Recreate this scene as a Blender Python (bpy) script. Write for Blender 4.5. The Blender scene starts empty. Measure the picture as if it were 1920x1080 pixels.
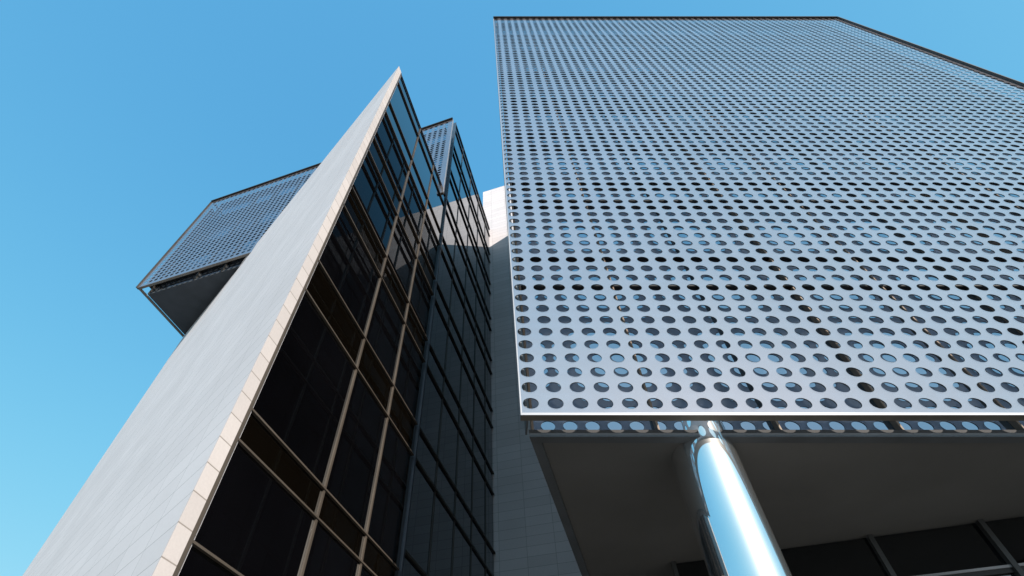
import bpy, bmesh, math, random
from mathutils import Vector, Matrix
R = math.radians
random.seed(7)
scene = bpy.context.scene
C = scene.collection

# ------------------------------------------------------------------ camera, sky, sun, exposure
EYE = 1.6                                   # eye height; the ground is z = 0
PITCH, FPX = 44.83, 949.6                   # degrees up; focal length in pixels of the 1920 frame
cam_d = bpy.data.cameras.new('camera')
cam = bpy.data.objects.new('camera', cam_d); C.objects.link(cam)
cam.location = (0, 0, EYE)
cam.rotation_euler = (R(90 + PITCH), 0, 0)
cam_d.sensor_width = 36; cam_d.lens = FPX / 1920 * 36
cam_d.shift_x = (960 - 908.2) / 1920
cam_d.shift_y = (748.4 - 540) / 1920
cam_d.clip_start = 0.05; cam_d.clip_end = 20000
scene.camera = cam

SUN_AZ, SUN_EL = 295.5, 24.0                # azimuth counted anticlockwise from +X
sdir = Vector((math.cos(R(SUN_AZ)) * math.cos(R(SUN_EL)), math.sin(R(SUN_AZ)) * math.cos(R(SUN_EL)), math.sin(R(SUN_EL))))
world = bpy.data.worlds.new('World'); scene.world = world; world.use_nodes = True
wn = world.node_tree.nodes; wl = world.node_tree.links
bg = wn['Background']
sky = wn.new('ShaderNodeTexSky'); sky.sky_type = 'NISHITA'; sky.sun_disc = False
sky.sun_elevation = R(SUN_EL)
sky.sun_rotation = R(90 - SUN_AZ)
sky.altitude = 0; sky.air_density = 1.0; sky.dust_density = 1.0; sky.ozone_density = 1.0
tint = wn.new('ShaderNodeMixRGB'); tint.blend_type = 'MULTIPLY'; tint.inputs[0].default_value = 1
tint.inputs[2].default_value = (.56, 1.15, 1.2, 1)          # the clear cyan-blue of the day's sky
wl.new(sky.outputs[0], tint.inputs[1])
# haze-free day: the brightening towards the horizon and the sun levels off softly
KX = (.97, .56, .285); KY = (.95, 1.0, .95); DISP = .15 * 2 ** 1.2
vm = wn.new('ShaderNodeVectorMath'); vm.operation = 'MULTIPLY_ADD'
vm.inputs[1].default_value = [y * DISP for y in KY]; vm.inputs[2].default_value = KX
vd = wn.new('ShaderNodeVectorMath'); vd.operation = 'DIVIDE'
wl.new(tint.outputs[0], vm.inputs[0]); wl.new(tint.outputs[0], vd.inputs[0]); wl.new(vm.outputs[0], vd.inputs[1])
wl.new(vd.outputs[0], bg.inputs['Color'])
bg.inputs['Strength'].default_value = 0.15
sun_d = bpy.data.lights.new('sun', 'SUN'); sun = bpy.data.objects.new('sun', sun_d); C.objects.link(sun)
sun_d.energy = 2.65; sun_d.angle = R(0.5); sun_d.color = (1.0, 0.90, 0.77)
sun.rotation_euler = (-sdir).to_track_quat('-Z', 'Y').to_euler()
scene.view_settings.view_transform = 'Standard'; scene.view_settings.look = 'None'
scene.view_settings.gamma = 1; scene.view_settings.exposure = 1.2
scene.cycles.max_bounces = 14; scene.cycles.transparent_max_bounces = 24
scene.cycles.glossy_bounces = 8

# ------------------------------------------------------------------ frames of reference
AZ = R(72.8)
UA = Vector((math.cos(AZ), math.sin(AZ), 0)); UN = Vector((-math.sin(AZ), math.cos(AZ), 0))
GZ = R(136.65)
UG = Vector((math.cos(GZ), math.sin(GZ), 0)); GN = Vector((-math.sin(GZ), math.cos(GZ), 0))
UP = Vector((0, 0, 1))
class Frame:
    def __init__(s, o, e1, e2): s.o, s.e1, s.e2 = Vector(o), e1, e2
    def __call__(s, u, v, z): return s.o + s.e1 * u + s.e2 * v + UP * (z + EYE)
TW = Frame((0, 0, 0), UA, UN)               # u = along the glass walls, v = to the left of them, z above the eye
XY = Frame((0, 0, 0), Vector((1, 0, 0)), Vector((0, 1, 0)))

# ------------------------------------------------------------------ materials
def mat(name, build):
    m = bpy.data.materials.new(name); m.use_nodes = True
    nt = m.node_tree; b = nt.nodes['Principled BSDF']; build(nt, b, nt.nodes, nt.links); return m
def mapped(nt, N, L, scale, kind='Object'):
    tc = N.new('ShaderNodeTexCoord'); mp = N.new('ShaderNodeMapping'); mp.inputs['Scale'].default_value = scale
    L.new(tc.outputs[kind], mp.inputs[0]); return mp.outputs[0]
def noise_col(nt, N, L, vec, scale, c0, c1, detail=5, lo=.35, hi=.65):
    n = N.new('ShaderNodeTexNoise'); n.inputs['Scale'].default_value = scale; n.inputs['Detail'].default_value = detail
    L.new(vec, n.inputs['Vector']); r = N.new('ShaderNodeValToRGB')
    r.color_ramp.elements[0].position = lo; r.color_ramp.elements[0].color = (*c0, 1)
    r.color_ramp.elements[1].position = hi; r.color_ramp.elements[1].color = (*c1, 1)
    L.new(n.outputs['Fac'], r.inputs[0]); return r.outputs[0], n.outputs['Fac']
def plain(name, c, rough=.5, metal=0., ior=1.5, var=.12, nscale=1.5, bump=0.):
    def f(nt, b, N, L):
        v = mapped(nt, N, L, (1, 1, 1))
        col, fac = noise_col(nt, N, L, v, nscale, [x * (1 - var) for x in c], [min(1, x * (1 + var)) for x in c])
        L.new(col, b.inputs['Base Color']); b.inputs['Roughness'].default_value = rough
        b.inputs['Metallic'].default_value = metal; b.inputs['IOR'].default_value = ior
        if bump:
            n2 = N.new('ShaderNodeTexNoise'); n2.inputs['Scale'].default_value = 60; n2.inputs['Detail'].default_value = 6
            L.new(v, n2.inputs['Vector']); bp = N.new('ShaderNodeBump'); bp.inputs['Strength'].default_value = bump
            bp.inputs['Distance'].default_value = .01; L.new(n2.outputs['Fac'], bp.inputs['Height']); L.new(bp.outputs[0], b.inputs['Normal'])
    return mat(name, f)
def stone(name, c, joint, w, h, mortar, bump=.25, var=.05):
    def f(nt, b, N, L):
        uv = mapped(nt, N, L, (1, 1, 1), 'UV')
        br = N.new('ShaderNodeTexBrick'); br.offset = 0; br.squash = 1
        br.inputs['Scale'].default_value = 1; br.inputs['Mortar Size'].default_value = mortar
        br.inputs['Mortar Smooth'].default_value = .1; br.inputs['Bias'].default_value = 0
        br.inputs['Brick Width'].default_value = w; br.inputs['Row Height'].default_value = h
        br.inputs['Color1'].default_value = (*[x * (1 - var) for x in c], 1)
        br.inputs['Color2'].default_value = (*[min(1, x * (1 + var)) for x in c], 1)
        br.inputs['Mortar'].default_value = (*joint, 1); L.new(uv, br.inputs['Vector'])
        ob = mapped(nt, N, L, (1, 1, 1))
        st, _ = noise_col(nt, N, L, ob, .35, (.92, .92, .92), (1, 1, 1))
        gr, gf = noise_col(nt, N, L, ob, 28, (.95, .95, .95), (1, 1, 1), 8)
        m1 = N.new('ShaderNodeMixRGB'); m1.blend_type = 'MULTIPLY'; m1.inputs[0].default_value = 1
        m2 = N.new('ShaderNodeMixRGB'); m2.blend_type = 'MULTIPLY'; m2.inputs[0].default_value = 1
        L.new(br.outputs['Color'], m1.inputs[1]); L.new(st, m1.inputs[2]); L.new(m1.outputs[0], m2.inputs[1]); L.new(gr, m2.inputs[2])
        L.new(m2.outputs[0], b.inputs['Base Color']); b.inputs['Roughness'].default_value = .75
        ns = N.new('ShaderNodeTexNoise'); ns.inputs['Scale'].default_value = 45; ns.inputs['Detail'].default_value = 5; L.new(ob, ns.inputs['Vector'])
        mu = N.new('ShaderNodeMath'); mu.operation = 'MULTIPLY_ADD'; mu.inputs[1].default_value = .25
        iv = N.new('ShaderNodeMath'); iv.operation = 'SUBTRACT'; iv.inputs[0].default_value = 1; L.new(br.outputs['Fac'], iv.inputs[1])
        L.new(ns.outputs['Fac'], mu.inputs[0]); L.new(iv.outputs[0], mu.inputs[2])
        bp = N.new('ShaderNodeBump'); bp.inputs['Strength'].default_value = bump; bp.inputs['Distance'].default_value = .01
        L.new(mu.outputs[0], bp.inputs['Height']); L.new(bp.outputs[0], b.inputs['Normal'])
    return mat(name, f)
M_wall = stone('stone_panels', (.68, .645, .685), (.36, .36, .38), 1.135, .443, .008)
M_fin = stone('pale_grey_panels', (.73, .69, .72), (.42, .41, .42), 1.14, .452, .007, .2, .03)
M_edge = stone('cream_panels', (.63, .58, .58), (.34, .30, .28), 3.0, .452, .009, .5)
def glass(name, base, ior, rough=0.):
    def f(nt, b, N, L):
        v = mapped(nt, N, L, (1, 1, 1))
        col, _ = noise_col(nt, N, L, v, .4, [x * .6 for x in base], base)
        L.new(col, b.inputs['Base Color']); b.inputs['Roughness'].default_value = rough; b.inputs['IOR'].default_value = ior; b.inputs['Specular Tint'].default_value = (.86, .94, 1, 1)
        n = N.new('ShaderNodeTexNoise'); n.inputs['Scale'].default_value = .5; n.inputs['Detail'].default_value = 1; L.new(v, n.inputs['Vector'])
        bp = N.new('ShaderNodeBump'); bp.inputs['Strength'].default_value = .04; bp.inputs['Distance'].default_value = .02
        L.new(n.outputs['Fac'], bp.inputs['Height']); L.new(bp.outputs[0], b.inputs['Normal'])
    return mat(name, f)
M_glass = glass('dark_glass', (.003, .003, .004), 2.05)
M_tglass = glass('dark_glass_blue_reflection', (.003, .006, .015), 2.3)  # blue in the base imitates the bluish shaded stone mirrored in the tower
M_span = glass('spandrel_glass', (.004, .003, .002), 1.75)
def coated(nt, b, N, L):
    v = mapped(nt, N, L, (1, 1, 1))
    col, _ = noise_col(nt, N, L, v, .3, (.29, .37, .48), (.33, .41, .52))
    L.new(col, b.inputs['Base Color']); b.inputs['Metallic'].default_value = .95; b.inputs['Roughness'].default_value = 0
M_bglass = mat('coated_blue_glass', coated)
M_mull = plain('bronze_anodised_frame', (.12, .10, .085), .45, .3)
M_brz = plain('dark_and_shaded_bronze', (.06, .055, .05), .45, .3)  # on the tower frames this darker tone is painted shade
M_lobm = plain('charcoal_mullion', (.06, .065, .07), .5)
M_post = plain('slate_blue_post', (.055, .07, .095), .4, .2)
M_dark = plain('black_frame', (.012, .012, .013), .4)
M_rail = plain('brown_grey_steel', (.22, .205, .185), .45, .2)
M_soffit = plain('charcoal_soffit', (.175, .177, .18), .7, var=.08, nscale=.6)
M_fascia = plain('slate_fascia', (.12, .135, .155), .5)
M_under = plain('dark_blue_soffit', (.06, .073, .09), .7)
M_roof = plain('roof_felt', (.12, .12, .12), .9)
M_body = plain('dark_render', (.05, .05, .055), .8)
M_grey = plain('light_grey_trim', (.35, .35, .37), .4, .2)
def screen_mat(c0, c1):
    def f(nt, b, N, L):
        v = mapped(nt, N, L, (1, 1, 1))
        col, _ = noise_col(nt, N, L, v, .25, c0, c1, 3)
        L.new(col, b.inputs['Base Color']); b.inputs['Metallic'].default_value = .82; b.inputs['Roughness'].default_value = .08
        t = N.new('ShaderNodeBsdfTransparent'); mx = N.new('ShaderNodeMixShader'); mx.inputs[0].default_value = .20
        L.new(b.outputs[0], mx.inputs[1]); L.new(t.outputs[0], mx.inputs[2]); L.new(mx.outputs[0], N['Material Output'].inputs['Surface'])
    return f
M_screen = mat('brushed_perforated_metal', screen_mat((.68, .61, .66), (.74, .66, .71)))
M_screen2 = mat('perforated_metal_dim_sky', screen_mat((.46, .42, .47), (.50, .46, .51)))  # same sheet metal, base darkened to imitate the dimmer sky it mirrors
M_back = plain('screen_back_paint', (.62, .64, .67), .6)
_nt = M_back.node_tree; _t = _nt.nodes.new('ShaderNodeBsdfTransparent'); _m = _nt.nodes.new('ShaderNodeMixShader'); _m.inputs[0].default_value = .25
_nt.links.new(_nt.nodes['Principled BSDF'].outputs[0], _m.inputs[1]); _nt.links.new(_t.outputs[0], _m.inputs[2]); _nt.links.new(_m.outputs[0], _nt.nodes['Material Output'].inputs['Surface'])
M_finm = plain('copper_brown_fin', (.20, .14, .10), .5)
def rim(nt, b, N, L):
    v = mapped(nt, N, L, (1, 1, 1)); col, _ = noise_col(nt, N, L, v, 2, (.02, .02, .02), (.035, .035, .035))
    L.new(col, b.inputs['Base Color']); b.inputs['Roughness'].default_value = .6
M_rim = mat('black_hole_rim', rim)
M_flange = plain('satin_frame', (.36, .37, .41), .45, .4, var=.04)
def chrome(nt, b, N, L):
    v = mapped(nt, N, L, (1, 1, 1)); col, _ = noise_col(nt, N, L, v, 1, (.90, .91, .92), (.95, .95, .96))
    L.new(col, b.inputs['Base Color']); b.inputs['Metallic'].default_value = 1; b.inputs['Roughness'].default_value = .02
    b2 = N.new('ShaderNodeBsdfPrincipled'); L.new(col, b2.inputs['Base Color']); b2.inputs['Metallic'].default_value = 1; b2.inputs['Roughness'].default_value = .42
    mx = N.new('ShaderNodeMixShader'); mx.inputs[0].default_value = .16; L.new(b.outputs[0], mx.inputs[1]); L.new(b2.outputs[0], mx.inputs[2])
    L.new(mx.outputs[0], N['Material Output'].inputs['Surface'])
M_chrome = mat('polished_steel', chrome)
def ground_m(nt, b, N, L):
    v = mapped(nt, N, L, (1, 1, 1))
    br = N.new('ShaderNodeTexBrick'); br.offset = .5; br.inputs['Scale'].default_value = 1; br.inputs['Mortar Size'].default_value = .008
    br.inputs['Brick Width'].default_value = 1.2; br.inputs['Row Height'].default_value = .6
    br.inputs['Color1'].default_value = (.15, .13, .11, 1); br.inputs['Color2'].default_value = (.12, .105, .09, 1)
    br.inputs['Mortar'].default_value = (.16, .14, .12, 1); L.new(v, br.inputs['Vector'])
    st, _ = noise_col(nt, N, L, v, .15, (.8, .8, .8), (1, 1, 1))
    m1 = N.new('ShaderNodeMixRGB'); m1.blend_type = 'MULTIPLY'; m1.inputs[0].default_value = 1
    L.new(br.outputs['Color'], m1.inputs[1]); L.new(st, m1.inputs[2]); L.new(m1.outputs[0], b.inputs['Base Color']); b.inputs['Roughness'].default_value = .85
M_ground = mat('paving', ground_m)

# ------------------------------------------------------------------ object helpers
def link(name, me, m, parent=None, mats=None):
    o = bpy.data.objects.new(name, me); C.objects.link(o)
    for x in (mats or [m]): me.materials.append(x)
    if parent is not None:
        o.parent = parent; o.matrix_parent_inverse = Matrix.Translation(-parent.location)
    return o
def thing(name, loc, label, cat, group=None):
    o = bpy.data.objects.new(name, None); C.objects.link(o); o.location = loc; o.empty_display_size = .5
    o['label'] = label; o['category'] = cat
    if group: o['group'] = group
    return o
class MB:
    """collects boxes and prisms given in a frame; build() makes ONE mesh object"""
    def __init__(s): s.v = []; s.f = []; s.uv = []
    def prism(s, fr, poly, z0, z1, uvo=(0, 0)):
        n = len(poly); i = len(s.v)
        area = sum(poly[k][0] * poly[(k + 1) % n][1] - poly[(k + 1) % n][0] * poly[k][1] for k in range(n))
        if area < 0: poly = poly[::-1]
        s.v += [fr(u, v, z0) for u, v in poly] + [fr(u, v, z1) for u, v in poly]
        s.f.append(tuple(range(i + n - 1, i - 1, -1))); s.uv.append([(poly[k][0], poly[k][1]) for k in range(n - 1, -1, -1)])
        s.f.append(tuple(range(i + n, i + 2 * n))); s.uv.append([poly[k] for k in range(n)])
        for k in range(n):
            k2 = (k + 1) % n
            s.f.append((i + k, i + k2, i + n + k2, i + n + k))
            L = math.hypot(poly[k2][0] - poly[k][0], poly[k2][1] - poly[k][1])
            if abs(poly[k2][0] - poly[k][0]) >= abs(poly[k2][1] - poly[k][1]): a, b = poly[k][0], poly[k2][0]
            else: a, b = poly[k][1], poly[k2][1]
            s.uv.append([(a - uvo[0], z0 - uvo[1]), (b - uvo[0], z0 - uvo[1]), (b - uvo[0], z1 - uvo[1]), (a - uvo[0], z1 - uvo[1])])
    def box(s, fr, u0, u1, v0, v1, z0, z1, uvo=(0, 0)): s.prism(fr, [(u0, v0), (u1, v0), (u1, v1), (u0, v1)], z0, z1, uvo)
    def build(s, name, m, parent=None, bevel=0):
        me = bpy.data.meshes.new(name); me.from_pydata([tuple(x) for x in s.v], [], s.f)
        l = me.uv_layers.new(name='UVMap'); flat = [c for f in s.uv for p in f for c in p]
        l.data.foreach_set('uv', flat); me.update()
        o = link(name, me, m, parent)
        if bevel:
            b = o.modifiers.new('bevel', 'BEVEL'); b.width = bevel; b.segments = 1
        return o
def one(name, m, parent, fr, *b, uvo=(0, 0), bevel=0):
    k = MB(); k.box(fr, *b, uvo=uvo); return k.build(name, m, parent, bevel)

PX, PZ, RX, RZ = .3588, .3366, .1165, .1095   # pitch and half-axes of the round holes
def perforated(name, parent, P, nx, nz, th, margins, nseg=20, sheet=None):
    """P(u, w, d): point of the sheet; holes centred at u=i*PX, w=j*PZ; d = depth; margins (left,right,bottom,top)"""
    V = []; F = []; MI = []; idx = {}
    ang = [R(45 + 360 / nseg * k) for k in range(nseg)]
    q = nseg // 4
    def corner(i, j, s):
        k = (i, j, s)
        if k not in idx:
            u = (i - .5) * PX; w = (j - .5) * PZ
            if i == 0: u = -PX / 2 - margins[0]
            if i == nx: u = (nx - .5) * PX + margins[1]
            if j == 0: w = -PZ / 2 - margins[2]
            if j == nz: w = (nz - .5) * PZ + margins[3]
            idx[k] = len(V); V.append(P(u, w, s * th))
        return idx[k]
    for i in range(nx):
        for j in range(nz):
            base = []
            for s in (0, 1):
                base.append(len(V))
                for a in ang: V.append(P(i * PX + RX * math.cos(a), j * PZ + RZ * math.sin(a), s * th))
            # corners anticlockwise from +u+w
            cs = [(i + 1, j + 1), (i, j + 1), (i, j), (i + 1, j)]
            for s in (0, 1):
                for c in range(4):
                    c0 = corner(*cs[c], s); c1 = corner(*cs[(c + 1) % 4], s); k0 = c * q; hq = q // 2
                    ts = []
                    for k in range(k0, k0 + hq): ts.append((c0, base[s] + (k + 1) % nseg, base[s] + k % nseg))
                    ts.append((c0, c1, base[s] + (k0 + hq) % nseg))
                    for k in range(k0 + hq, k0 + q): ts.append((c1, base[s] + (k + 1) % nseg, base[s] + k % nseg))
                    for t in ts:
                        F.append(t if s else t[::-1]); MI.append(2 if s else 0)
            for k in range(nseg):
                k2 = (k + 1) % nseg
                F.append((base[0] + k, base[0] + k2, base[1] + k2, base[1] + k)); MI.append(1)
    me = bpy.data.meshes.new(name); me.from_pydata(V, [], F)
    o = link(name, me, None, parent, [sheet or M_screen, M_rim, M_back])
    me.polygons.foreach_set('material_index', MI); me.update()
    return o

# common storey levels (metres above the eye): upper and lower transom of each floor band
UP_L = [9.894 + 3.909 * j for j in range(8)]
LO_L = [u - 1.132 for u in UP_L]

# ------------------------------------------------------------------ ground
k = MB(); k.box(XY, -3000, 3000, -3000, 3000, -EYE - .5, -EYE)
g = k.build('ground', M_ground); g['kind'] = 'structure'

# ------------------------------------------------------------------ low glass wing with its pale stone fin
GLS = 5.165                                     # glass plane (v), frames stand in front of it
wing = thing('wedge_building', TW(6, 5.3, -EYE), 'sharp wedge shaped building with black glass wall and pale stone panel side', 'building')
edge = TW(4.03, 5.1, 0); edge.z = 0
GF = Frame((edge.x, edge.y, 0), UG, GN)        # u along the pale wall, v outwards
WTOP = 25.56
GLEN = 20.1
ring = [(0, 0), (GLEN, 0), (GLEN, -.25), (0.56, -.25), ]
k = MB()
k.prism(GF, [(.030, 0), (GLEN, 0), (GLEN, -.30), (.178, -.30)], -EYE, WTOP, uvo=(1.02, 5.51))
k.build('stone_wall', M_fin, wing)
k = MB(); k.prism(TW, [(4.03, 5.1), (4.275, 5.1), (4.275, 5.125), (4.0425, 5.125)], -EYE, WTOP + .004, uvo=(-1, 5.51)); k.build('edge_cladding', M_edge, wing)
# dark closed body between pale wall and glass
def gf_pt(u, v):
    p = GF(u, v, 0) - TW.o; return (p.dot(UA), p.dot(UN))
k = MB(); k.prism(TW, [(4.6, 5.3), (9.98, 5.3), (9.98, 13.5), (11.8, 20.2), gf_pt(19.7, -.35), gf_pt(.9, -.35)], -EYE, WTOP - .3); k.build('inner_wall', M_body, wing)
def curtain(parent, us, zs, glsv, front, spans, panebits, mullv, transv, fr=TW, mull_mat=M_mull, zb=-EYE, mw=.032, tw=.035, ends=None, pane_mat=None):
    """us: mullion positions, zs: transom levels bottom to top; panes one mesh each"""
    for i in range(len(us) - 1):
        for j in range(len(zs) - 1):
            mtl = (M_span if j in spans else M_glass) if pane_mat is None else pane_mat
            one('window_pane', mtl, parent, fr, us[i] + .004, us[i + 1] - .004, glsv, glsv + .03, zs[j] + .004, zs[j + 1] - .004)
    for i, u in enumerate(us):
        if i in panebits: continue
        one('mullion', mull_mat, parent, fr, u - mw, u + mw, mullv, glsv - .002, zs[0], zs[-1])
    e0, e1 = ends or (us[0], us[-1])
    for z in zs[1:]:
        one('transom', mull_mat, parent, fr, e0, e1, transv, glsv - .004, z - tw, z + tw)
lowz = [-EYE, .30, 3.16, 4.81, 5.42]
zsA = lowz + [z for j in range(4) for z in (LO_L[j], UP_L[j])] + [UP_L[4] - 1.132, UP_L[4] - .035]
spA = {3} | {5 + 2 * j for j in range(5)}
curtain(wing, [4.31, 6.60, 8.31, 9.98], zsA, GLS, 0, spA, {0, 3}, 5.125, 5.105, ends=(4.35, 9.93), mw=.025, tw=.018)
one('frame_post', M_mull, wing, TW, 4.277, 4.345, 5.102, 5.25, -EYE, WTOP - .01)
k = MB(); k.prism(TW, [(4.30, 5.3), (9.93, 5.3), (9.93, 13.5), (11.8, 20.2), gf_pt(19.9, -.302), gf_pt(.5, -.302)], WTOP - .295, WTOP - .05); k.build('roof', M_roof, wing)

# ------------------------------------------------------------------ tall glass tower behind it
TTOP = 37.24
WP = 18.0                                      # plane of the stone wall
tower = thing('glass_tower', TW(14, 5.4, -EYE), 'tall narrow dark glass tower wall rising beyond the wedge building', 'building')
zsB = [-EYE, 1.0, 4.0, 4.86, ] + [z for j in range(7) for z in (LO_L[j], UP_L[j])] + [UP_L[7] - 1.132, TTOP]
zsB = [-EYE, .9, 4.85, 5.98] + zsB[4:]
spB = {2} | {4 + 2 * j for j in range(8)}
curtain(tower, [10.06, 11.67, 13.39, 15.12, 16.81, 17.93], zsB, GLS, 0, spB, {0, 5}, 5.135, 5.10, ends=(10.09, 17.97), mw=.022, tw=.034, mull_mat=M_brz, pane_mat=M_tglass)  # frames in the darker bronze, shade put into their colour
one('corner_post', M_post, tower, TW, 9.995, 10.058, 5.085, 5.30, -EYE, TTOP + .06)
k = MB(); k.box(TW, 10.0, 17.9, 5.27, 5.60, 24.7, TTOP - .1); k.box(TW, 10.0, 17.9, 5.27, 11, -EYE, 24.5)
k.build('tower_body', M_body, tower)

# ------------------------------------------------------------------ stone wall tower closing the court
wall = thing('stone_tower', TW(18.5, 0, -EYE), 'tall cream stone panel wall standing between the glass tower and the perforated block', 'wall')
k = MB(); k.box(TW, WP, WP + .7, -12, 5.70, -EYE, 44.6, uvo=(4.95 - 1.135 * 5, 12.20 - .443 * 40)); k.build('stone_cladding', M_wall, wall)
one('coping', M_grey, wall, TW, WP + .02, WP + .68, -11.98, 5.68, 44.6, 44.64)

# ------------------------------------------------------------------ upper block with perforated screen on the left
blk = thing('cantilevered_block', TW(14, 14, 24.6), 'small cantilevered block in perforated metal, dark underside, jutting out behind the wedge building', 'building')
SA, SN = 9.32, 23.35                           # front screen plane (u) and left screen plane (v)
B0, B1 = 24.56, 35.66
rows = int((B1 - B0 - .15) / PZ)
cols = int((SN - 5.0 - .2) / PX)
mz = ((B1 - B0) - rows * PZ) / 2; mx = ((SN - 5.0) - cols * PX) / 2
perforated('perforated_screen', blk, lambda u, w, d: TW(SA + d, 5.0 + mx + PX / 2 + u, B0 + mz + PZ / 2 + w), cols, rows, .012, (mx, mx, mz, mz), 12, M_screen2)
for (nm, z0, z1, a0, mm) in (('bottom_rail', B0 - .002, B0 + .06, SA + .014, M_rail), ('top_rail', B1 + .001, B1 + .08, SA - .10, M_brz)):
    k = MB(); k.box(TW, a0, SA + .14, 5.0, SN + .01, z0, z1); k.box(TW, SA + .141, 17.9, SN - .14, SN + .01, z0, z1); k.build(nm, mm, blk)
one('side_rail', M_flange, blk, TW, SA + .014, SA + .12, 4.985, 5.05, B0 + .061, B1)
one('side_rail', M_brz, blk, TW, SA - .06, SA + .12, SN + .011, SN + .06, B0, B1)
one('side_panel', M_brz, blk, TW, SA + .16, 17.8, 23.20, 23.23, B0 + .6, 35.0)
# body, glass front, fins and soffit
one('block_body', M_body, blk, TW, 9.97, 17.9, 5.62, 23.06, B0 + .10, 35.9)
one('soffit', M_under, blk, TW, 9.86, 17.9, 5.62, 23.10, B0 - .02, B0 + .098)
zz = [B0 + .11] + [z for z in sorted(UP_L[4:7] + LO_L[4:7]) if z > B0 + .5 and z < 35] + [35.9]
ns = [5.62 + 1.794 * i for i in range(10)]; ns[-1] = 23.06
for i in range(9):
    for j in range(len(zz) - 1):
        k = MB(); k.box(TW, 9.93, 9.965, ns[i] + .01, ns[i + 1] - .01, zz[j], zz[j + 1] - .01); k.build('window_pane', M_bglass, blk)
for i in range(1, 10): one('fin', M_brz, blk, TW, 9.80, 9.928, ns[i] - .022, ns[i] + .022, B0 + .0, 35.9)
for z in zz[1:]: one('transom', M_dark, blk, TW, 9.72, 9.926, 5.64, 23.04, z - .04, z + .04)

# ------------------------------------------------------------------ big block with the perforated screen, on the right
KS = .5646
SY = 5.237                                     # screen plane
FY = 5.58                                      # slab edge
N0 = 1.03                                      # its left wall, parallel to the glass tower
big = thing('perforated_office_block', (8, 10, 0), 'large block wrapped in shining perforated metal raised on a steel column', 'building')
SX0, SX1, SZ0, SZ1 = 0.518, 20.33, 4.887, 36.20
h0x = 1.825 * KS - PX; h0z = 9.072 * KS
ncx = int((SX1 - h0x - .1) / PX) + 1; ncz = int((SZ1 - h0z - .1) / PZ) + 1
ml = (h0x - PX / 2) - SX0; mr = SX1 - (h0x + (ncx - .5) * PX); mb = (h0z - PZ / 2) - SZ0; mt = SZ1 - (h0z + (ncz - .5) * PZ)
perforated('perforated_screen', big, lambda u, w, d: XY(h0x + u, SY + d, h0z + w), ncx, ncz, .018, (ml, mr, mb, mt), 20)
one('bottom_rail', M_rail, big, XY, SX0 - .002, SX1, SY + .014, SY + .117, SZ0 - .001, SZ0 + .035)
one('top_rail', M_brz, big, XY, SX0 - .002, SX1, SY - .09, SY + .12, SZ1 + .001, SZ1 + .09)
one('side_rail', M_flange, big, XY, SX0 - .004, SX0 + .037, SY + .0135, SY + .10, SZ0 + .036, SZ1 - .08)
one('side_plate', M_fascia, big, XY, .600, .625, SY + .118, 5.63, SZ0 - .03, 37.0)
one('side_rail', M_brz, big, XY, SX1 + .001, SX1 + .06, SY - .09, SY + .12, SZ0 + .036, SZ1)
k = MB(); k.box(XY, SX0 - .003, SX1, SY - .004, SY - .001, SZ0, SZ0 + .045); k.box(XY, SX0 - .003, SX0 + .018, SY - .004, SY - .001, SZ0 + .0455, SZ1 - .08)
k.build('front_trim', M_flange, big)
# body
BTOP = 37.16
def xy_from_an(a, n):
    p = UA * a + UN * n; return (p.x, p.y)
def on_left(y, n=N0):                          # x of the left wall plane at a given y
    return (UN.y * y - n) / (-UN.x) 
RX1 = 19.95
def line_hit(x0, y0, a):                       # from (x0,y0) along UA until the plane u = a
    t = a - (x0 * UA.x + y0 * UA.y); return (x0 + UA.x * t, y0 + UA.y * t)
GY = 5.68                                      # front glass plane
fl, fr_ = (on_left(GY + .04, N0 - .17), GY + .04), (RX1, GY + .04)
body = [fl, fr_, line_hit(*fr_, 17.9), line_hit(*fl, 17.9)]
k = MB(); k.prism(XY, body, 4.92, BTOP - .1); k.build('block_body', M_body, big)
fl2, fr2 = (on_left(FY), FY), (RX1 + .05, FY)
AB = 10.15                                     # plane of the recessed lobby front
fl3 = (on_left(FY + .16) + .15, FY + .16)
k = MB(); 
outer = [fl2, fr2, line_hit(*fr2, 17.9), line_hit(*fl2, 17.9)]
k.prism(XY, [fl2, fr2, (fr2[0], FY + .14), (on_left(FY + .14), FY + .14)], 4.78, 4.853)
a0 = (on_left(FY + .142), FY + .142); a1 = line_hit(*a0, 17.9)
k.prism(XY, [a0, (a0[0] + .15, a0[1]), (a1[0] + .15, a1[1]), a1], 4.78, 4.853)
k.build('fascia', M_fascia, big)
k = MB(); k.prism(XY, [(a0[0] + .152, a0[1]), (fr2[0], a0[1]), line_hit(fr2[0], a0[1], 17.9), (a1[0] + .152, a1[1])], 4.812, 4.856); k.build('soffit', M_soffit, big)
k = MB(); k.prism(XY, outer, 4.858, 4.915); k.build('floor_slab', M_body, big)
# front curtain wall behind the screen
zf = [4.925] + [z for j in range(7) for z in (LO_L[j], UP_L[j])] + [UP_L[7] - 1.132, BTOP]
X0 = on_left(GY)
fx = [X0 + .03] + [2.56 + 1.794 * i for i in range(10)] + [RX1]
for i in range(len(fx) - 1):
    for j in range(0, len(zf) - 1, 2):
        one('window_pane', M_bglass, big, XY, fx[i] + .01, fx[i + 1] - .01, GY, GY + .03, zf[j] + .005, zf[j + 1] - .005)
for j in range(1, len(zf) - 1, 2):
    one('spandrel', M_bglass, big, XY, fx[0], fx[-1], GY, GY + .03, zf[j] + .005, zf[j + 1] - .005)
for x in fx: one('fin', M_finm, big, XY, x - .018, x + .018, 5.585, GY - .002, 4.90, BTOP)
for z in zf[1:]: one('transom', M_dark, big, XY, fx[0] + .03, fx[-1] - .03, 5.57, GY - .004, z - .045, z + .045)
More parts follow.
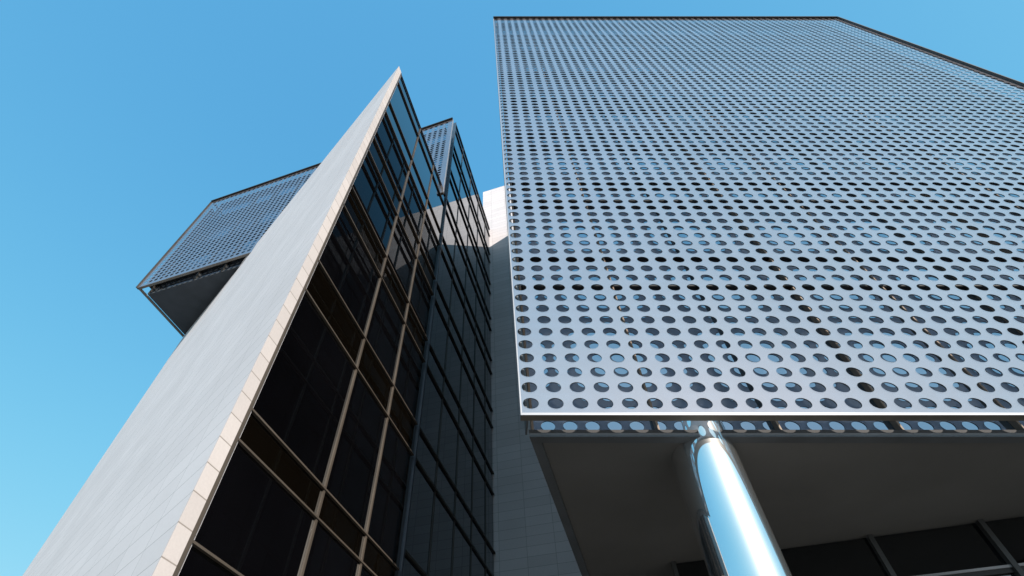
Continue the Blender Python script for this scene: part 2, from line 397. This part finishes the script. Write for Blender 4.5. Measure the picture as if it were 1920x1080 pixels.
# left glass wall running back to the stone tower (seen only as a reflection)
zl = [4.925] + [z for j in range(7) for z in (LO_L[j], UP_L[j])] + [UP_L[7] - 1.132, TTOP]
us = [6.2, 7.9, 9.6, 11.3, 13.0, 14.7, 16.4, 17.9]
a_f = fl[0] * UA.x + fl[1] * UA.y
us[0] = a_f + .05
k = MB()
for i in range(len(us) - 1):
    for j in range(len(zl) - 1):
        k.box(TW, us[i] + .005, us[i + 1] - .005, N0 - .16, N0 - .12, zl[j] + .005, zl[j + 1] - .005)
k.build('side_glazing', M_glass, big)
for u in us: one('mullion', M_mull, big, TW, u - .032, u + .032, N0 - .118, N0 - .05, 4.925, TTOP)
for z in zl[1:]: one('transom', M_mull, big, TW, us[0], us[-1], N0 - .118, N0 - .02, z - .035, z + .035)
k = MB(); k.prism(XY, [(fl[0] + .06, fl[1] + .3), (RX1 - .6, fl[1] + .3), line_hit(RX1 - .6, fl[1] + .3, 17.9), line_hit(fl[0] + .06, fl[1] + .3, 17.9)], BTOP - .09, TTOP + .02)
k.build('roof', M_roof, big)
# recessed lobby
lob = [-.80, -2.56, -4.30, -6.05, -7.80, -9.55, -11.3, -13.0]
for i in range(len(lob) - 1):
    for z0, z1 in ((-EYE, 3.94), (3.99, 4.80)):
        one('lobby_pane', M_glass, big, TW, AB + .05, AB + .08, lob[i + 1] + .01, lob[i] - .01, z0, z1)
for n in lob: one('mullion', M_lobm, big, TW, AB - .06, AB + .048, n - .04, n + .04, -EYE, 4.805)
one('transom', M_grey, big, TW, AB - .02, AB + .046, lob[-1], lob[0] - .05, 3.94, 3.985)
one('transom', M_dark, big, TW, AB - .0, AB + .044, lob[-1], lob[0] - .05, 3.86, 3.94)
for u0, u1 in ((AB + .09, 11.9), (11.95, 13.7), (13.75, 15.5), (15.55, 17.3)):
    one('lobby_pane', M_glass, big, TW, u0, u1, lob[0] - .03, lob[0], -EYE, 4.80)
    one('mullion', M_lobm, big, TW, u1 + .001, u1 + .049, lob[0] - .04, lob[0] + .05, -EYE, 4.80)
one('lobby_core', M_body, big, TW, AB + .4, 17.8, lob[-1], lob[0] - .3, -EYE, 4.79)

# ------------------------------------------------------------------ polished column
def cylinder(name, cx, cy, r, z0, z1, m, parent=None, seg=128):
    bm = bmesh.new(); bmesh.ops.create_cone(bm, cap_ends=True, segments=seg, radius1=r, radius2=r, depth=z1 - z0)
    for f in bm.faces: f.smooth = len(f.verts) == 4
    for e in bm.edges: e.smooth = all(len(f.verts) == 4 for f in e.link_faces)
    me = bpy.data.meshes.new(name); bm.to_mesh(me); bm.free()
    o = link(name, me, m, parent); o.location = (cx, cy, (z0 + z1) / 2 + EYE)
    if parent: o.location -= Vector((0, 0, 0))
    return o
col = thing('steel_column', (3.285, 6.0, 0), 'mirror polished round steel column holding up the perforated block', 'column')
cylinder('shaft', 3.285, 6.0, .45, -EYE + .06, 5.16, M_chrome, col)
cylinder('base_collar', 3.285, 6.0, .53, -EYE, -EYE + .06, M_rail, col)
